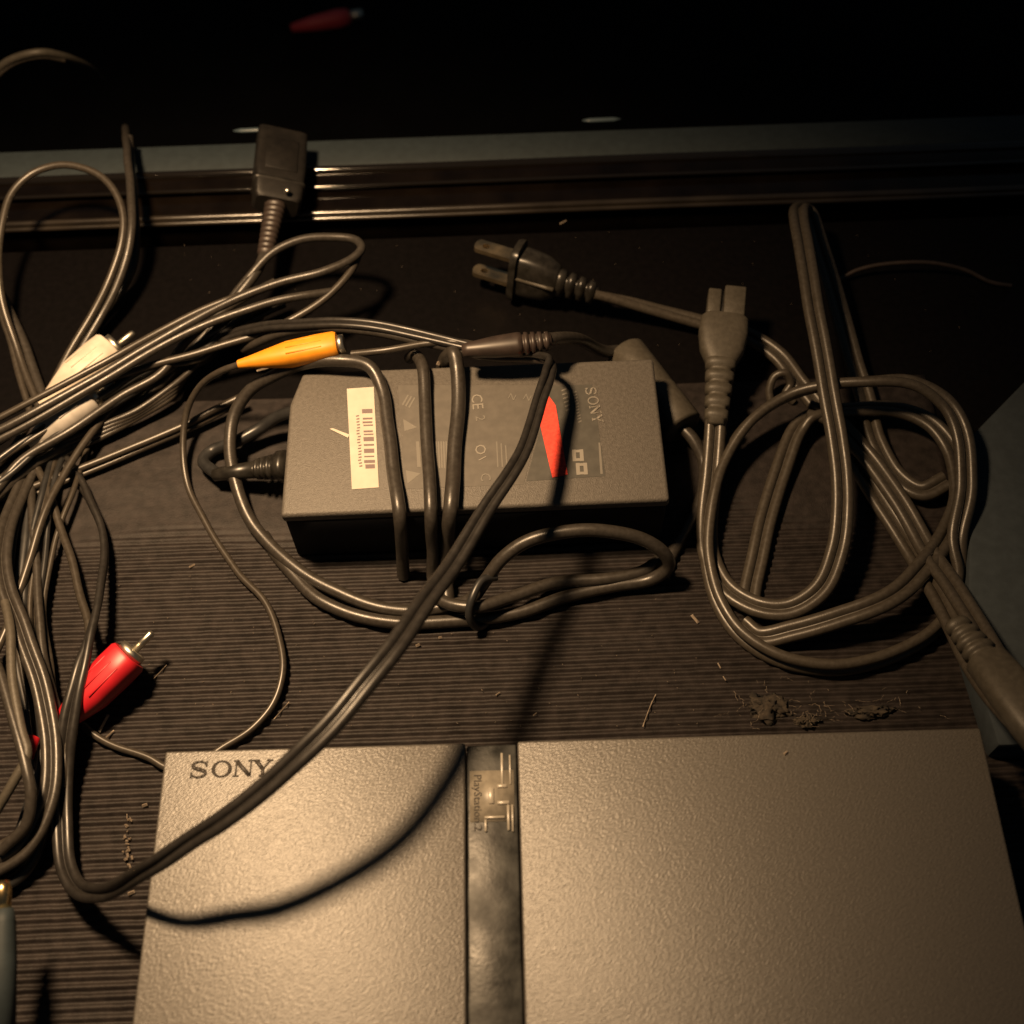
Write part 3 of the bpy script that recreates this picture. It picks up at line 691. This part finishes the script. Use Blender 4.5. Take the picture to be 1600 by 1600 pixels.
cable('cord', [(-30, 980, 22), (0, 1048, 23), (20, 1122, 24), (40, 1195, 24), (48, 1240, 22), (40, 1290, 18), (0, 1330, 14)], 1.6, Cb, rc)
cable('cord', [(8, 940, 18), (17, 990, 21), (20, 1060, 23), (33, 1140, 24), (42, 1180, 24), (20, 1222, 22), (-8, 1270, 18)], 1.45, M['molded'], rc)
cable('cord', [(215, 612, 8), (175, 640, 9), (140, 680, 10), (100, 745, 11), (74, 794, 12), (48, 870, 11), (30, 926, 10), (10, 985, 9), (-20, 1050, 8)], 1.3, Th, rc)
random.seed(33)
for k in range(7):
    x0, b, zz = random.uniform(5, 125), random.uniform(-14, 18), random.uniform(3, 9)
    cable('cord', [(x0 + 20, 700, 3), (x0, 765, zz), (x0 * .7 + b, 850, zz), (x0 * .55 + b, 950, zz), (x0 * .6 + 10, 1050, zz), (x0 * .5 + 30, 1150, zz), (x0 * .35 + 30 - b, 1250, zz), (x0 * .2 - 5, 1340, zz), (-40, 1400 + b, zz)], random.uniform(.9, 1.3), M['dark'] if k % 2 else Th, rc)
cable('cord', [(60, 720, 4), (45, 780, 5), (40, 850, 6), (30, 920, 6), (22, 1000, 5), (40, 1100, 5), (62, 1200, 5), (70, 1280, 5), (40, 1360, 5), (-20, 1400, 5)], 1.8, M['dark'], rc)

# ------------------------------------------------------------------ small things
o = thing('gold_plug', P(5, 1520, 0), 'plug with a gold tip and grey-green body at the mat edge', 'plug')
q0, q1 = P(2, 1640, 30), P(4, 1420, 36); qm = frame(q0, q1 - q0); QL = (q1 - q0).length / MM
link('body', loft([(0, 3.4, 3.4, 2), (QL * .6, 3.6, 3.6, 2), (QL * .9, 3.2, 3.2, 2.4), (QL, 2.6, 2.6, 2.4)], qm), M['bluegrey'], o)
link('tip', loft([(QL, 2.2, 2.2, 2), (QL + 5, 2.2, 2.2, 2), (QL + 7, 1.6, 1.6, 2)], qm), M['brass'], o)

arc = thing('arched_cable', P(60, 120, 0), 'short pale cable arc rising in the dark behind the trim', 'cable')
cable('cord', [(-40, 165, 0), (-12, 118, 12), (20, 92, 18), (60, 82, 20), (95, 87, 14), (130, 100, 0), (160, 125, -30)], 1.6, M['molded'], arc)
cable('cord', [(-40, 178, -2), (-10, 128, 10), (24, 99, 16), (62, 89, 18), (100, 95, 12)], 0.9, Th, arc)

rp = thing('red_plug', P(510, 35, -120), 'blurred dark red plug lying on the floor behind the ledge', 'plug')
q0, q1 = P(455, 44, -124), P(545, 26, -124); qm = frame(q0, q1 - q0); QL = (q1 - q0).length / MM
link('body', loft([(0, 2.2, 2.2, 2), (QL * .4, 4.2, 4.2, 2.4), (QL * .8, 5, 5, 2.6), (QL, 4.4, 4.4, 2.6)], qm), mat('dark_red', (0.60, 0.07, 0.08), 0.5), rp)
link('tip', loft([(QL, 3.2, 3.2, 2), (QL + 8, 3.2, 3.2, 2), (QL + 8.5, 2, 2, 2)], qm), M['metal'], rp)

tk = thing('twist_tie', P(1215, 610, 0), 'tiny curled grey twist tie beside the coiled power cord', 'tie')
cable('wire', [(1206, 632, 2), (1203, 608, 5), (1212, 588, 8), (1228, 584, 9), (1236, 600, 6), (1228, 615, 4), (1240, 628, 2)], 1.4, K, tk)
o = thing('thin_wire', P(1450, 430, 0), 'faint thin wire curving over the dark shelf beyond the coil', 'wire')
cable('wire', [(1312, 436, 2), (1340, 422, 4), (1400, 411, 6), (1460, 412, 6), (1510, 424, 4), (1545, 440, 2), (1580, 446, 1)], 0.8, M['brownpvc'], o)

for i, (px, py, L_, nm) in enumerate(((940, 187, 60, 'sliver'), (395, 203, 60, 'sliver'))):  # bluish glints behind the ledge, built as solid pale strips
    a, b = P(px - L_ / 2, py + 1.5, 5), P(px + L_ / 2, py - 1, 5)
    m = frame(a, b - a)
    o = link(nm, loft([(0, .3, .3, 2), (3, 1.0, .7, 2), ((b - a).length / MM - 3, 1.0, .7, 2), ((b - a).length / MM, .3, .3, 2)], m), M['sliver'])
    tag(o, ['thin pale blue sliver behind the ledge, above the two-prong plug', 'thin pale blue sliver behind the ledge, beside the block connector'][i], 'sliver')

# crumpled scraps by the console's back edge
def scrap(px, py, z, rx, ry, rz_, seed):
    bm = bmesh.new(); bmesh.ops.create_icosphere(bm, subdivisions=4, radius=1)
    c = P(px, py, z)
    for v in bm.verts:
        q = v.co.copy()
        d = 1 + 0.55 * noise.noise(q * 1.6 + Vector((seed, 0, 0))) + 0.35 * noise.noise(q * 4 + Vector((0, seed, 0))) + .15 * noise.noise(q * 9 + Vector((0, seed, 2)))
        q = q * d
        v.co = Vector((c.x + q.x * rx * MM + 0.0012 * noise.noise(q * 7), c.y + q.y * ry * MM + 0.0012 * noise.noise(q * 7 + Vector((3, 1, 0))), max(0.0004, c.z + q.z * rz_ * MM)))
    return bm_mesh(bm)
for i, (px, py, rx, ry, lab) in enumerate(((1200, 1108, 7, 5, 'crumpled brown scrap on the mat behind the console'), (1262, 1127, 5, 2.4, 'small dark brown crumb against the back edge of the console'), (1360, 1112, 8, 2.2, 'flattened dusty scrap beneath the power cord loop'))):
    o = link('crumpled_scrap', scrap(px, py, 1.7, rx * .8, ry * .8, 0.8, i * 5.3 + 1), M['debris']); tag(o, lab, 'scrap', 'scraps behind the console')
# lint
random.seed(5)
vs = []; fs = []
def fleck(px, py, z, L_, wd, ang):
    c = P(px, py, z); d = Vector((math.cos(ang), math.sin(ang), 0)); n = Vector((-d.y, d.x, 0))
    b = len(vs); h = Vector((0, 0, wd * 0.8 * MM))
    for s, t in ((-1, -1), (1, -1), (1, 1), (-1, 1)): vs.append(c + d * s * L_ * MM / 2 + n * t * wd * MM / 2)
    vs.append(c + h - d * L_ * MM * .3); vs.append(c + h + d * L_ * MM * .3)
    for f in ((0, 1, 5, 4), (2, 3, 4, 5), (1, 2, 5), (3, 0, 4), (3, 2, 1, 0)): fs.append(tuple(b + k for k in f))
for (px, py, z, L_, wd, a) in ((300, 884, 2.2, 2.0, .7, .5), (1086, 967, 2.2, 3.5, 1.0, -1.0), (1124, 1040, 2.2, 2, .5, -1.2), (1132, 1060, 2.2, 1.6, .4, -1.1),
        (653, 1008, 2.2, 1.4, .9, .4), (688, 996, 2.2, 1.2, .8, .2), (778, 1084, 2.2, 1.6, .5, .6), (836, 1116, 2.2, 1.4, .4, .7), (1012, 1115, 2.2, 9, .35, 1.15), (1018, 1100, 2.3, 7, .3, 1.1),
        (1228, 1177, 28.1, 1.5, .9, .6), (162, 1130, 2.5, 6, 1.0, 1.2), (168, 1150, 2.5, 5, .5, .8), (250, 1050, 2.2, 6, .3, .9), (440, 1110, 2.3, 7, .3, .9), (243, 728, .5, 5, .4, .55), (215, 742, .5, 6, .35, .3),
        (226, 1258, 2.2, 1.6, .9, .3), (205, 1395, 2.2, 2.0, 1, .4), (880, 347, .5, 3, .6, .6), (685, 568, 30, 1.4, 1.2, 1.2), (410, 577, 24, 4, .7, .3)):
    fleck(px, py, z, L_, wd, a)
for k in range(120):
    fleck(random.uniform(180, 1100), random.uniform(900, 1140), 2.1, random.uniform(.2, .6), random.uniform(.1, .22), random.uniform(0, 3))
for k in range(26):
    fleck(200 + random.gauss(0, 3), random.uniform(1270, 1372), 2.1, random.uniform(.5, 1.5), random.uniform(.3, .7), random.uniform(0, 3))
for k in range(60):
    fleck(random.uniform(250, 1500), random.uniform(360, 560), .1, random.uniform(.15, .45), random.uniform(.08, .16), random.uniform(0, 3))
for k in range(60):
    x, y = random.gauss(1255, 90), random.gauss(1108, 18)
    if y > 1132: continue
    a = random.uniform(0, 6.28)
    for q in range(random.randint(1, 4)):
        fleck(x, y, 2.2 + random.uniform(0, .8), random.uniform(.6, 1.4), random.uniform(.05, .14), a); x += math.cos(a) * 6; y -= math.sin(a) * 5; a += random.uniform(-.8, .8)
for k in range(60):
    fleck(random.uniform(240, 1500), random.uniform(1185, 1590), 28.05, random.uniform(.1, .3), random.uniform(.06, .14), random.uniform(0, 3))
o = link('lint', pydata(vs, fs), M['lint'], smooth=False); tag(o, 'pale specks of lint scattered on the mat and shelf', kind='stuff')
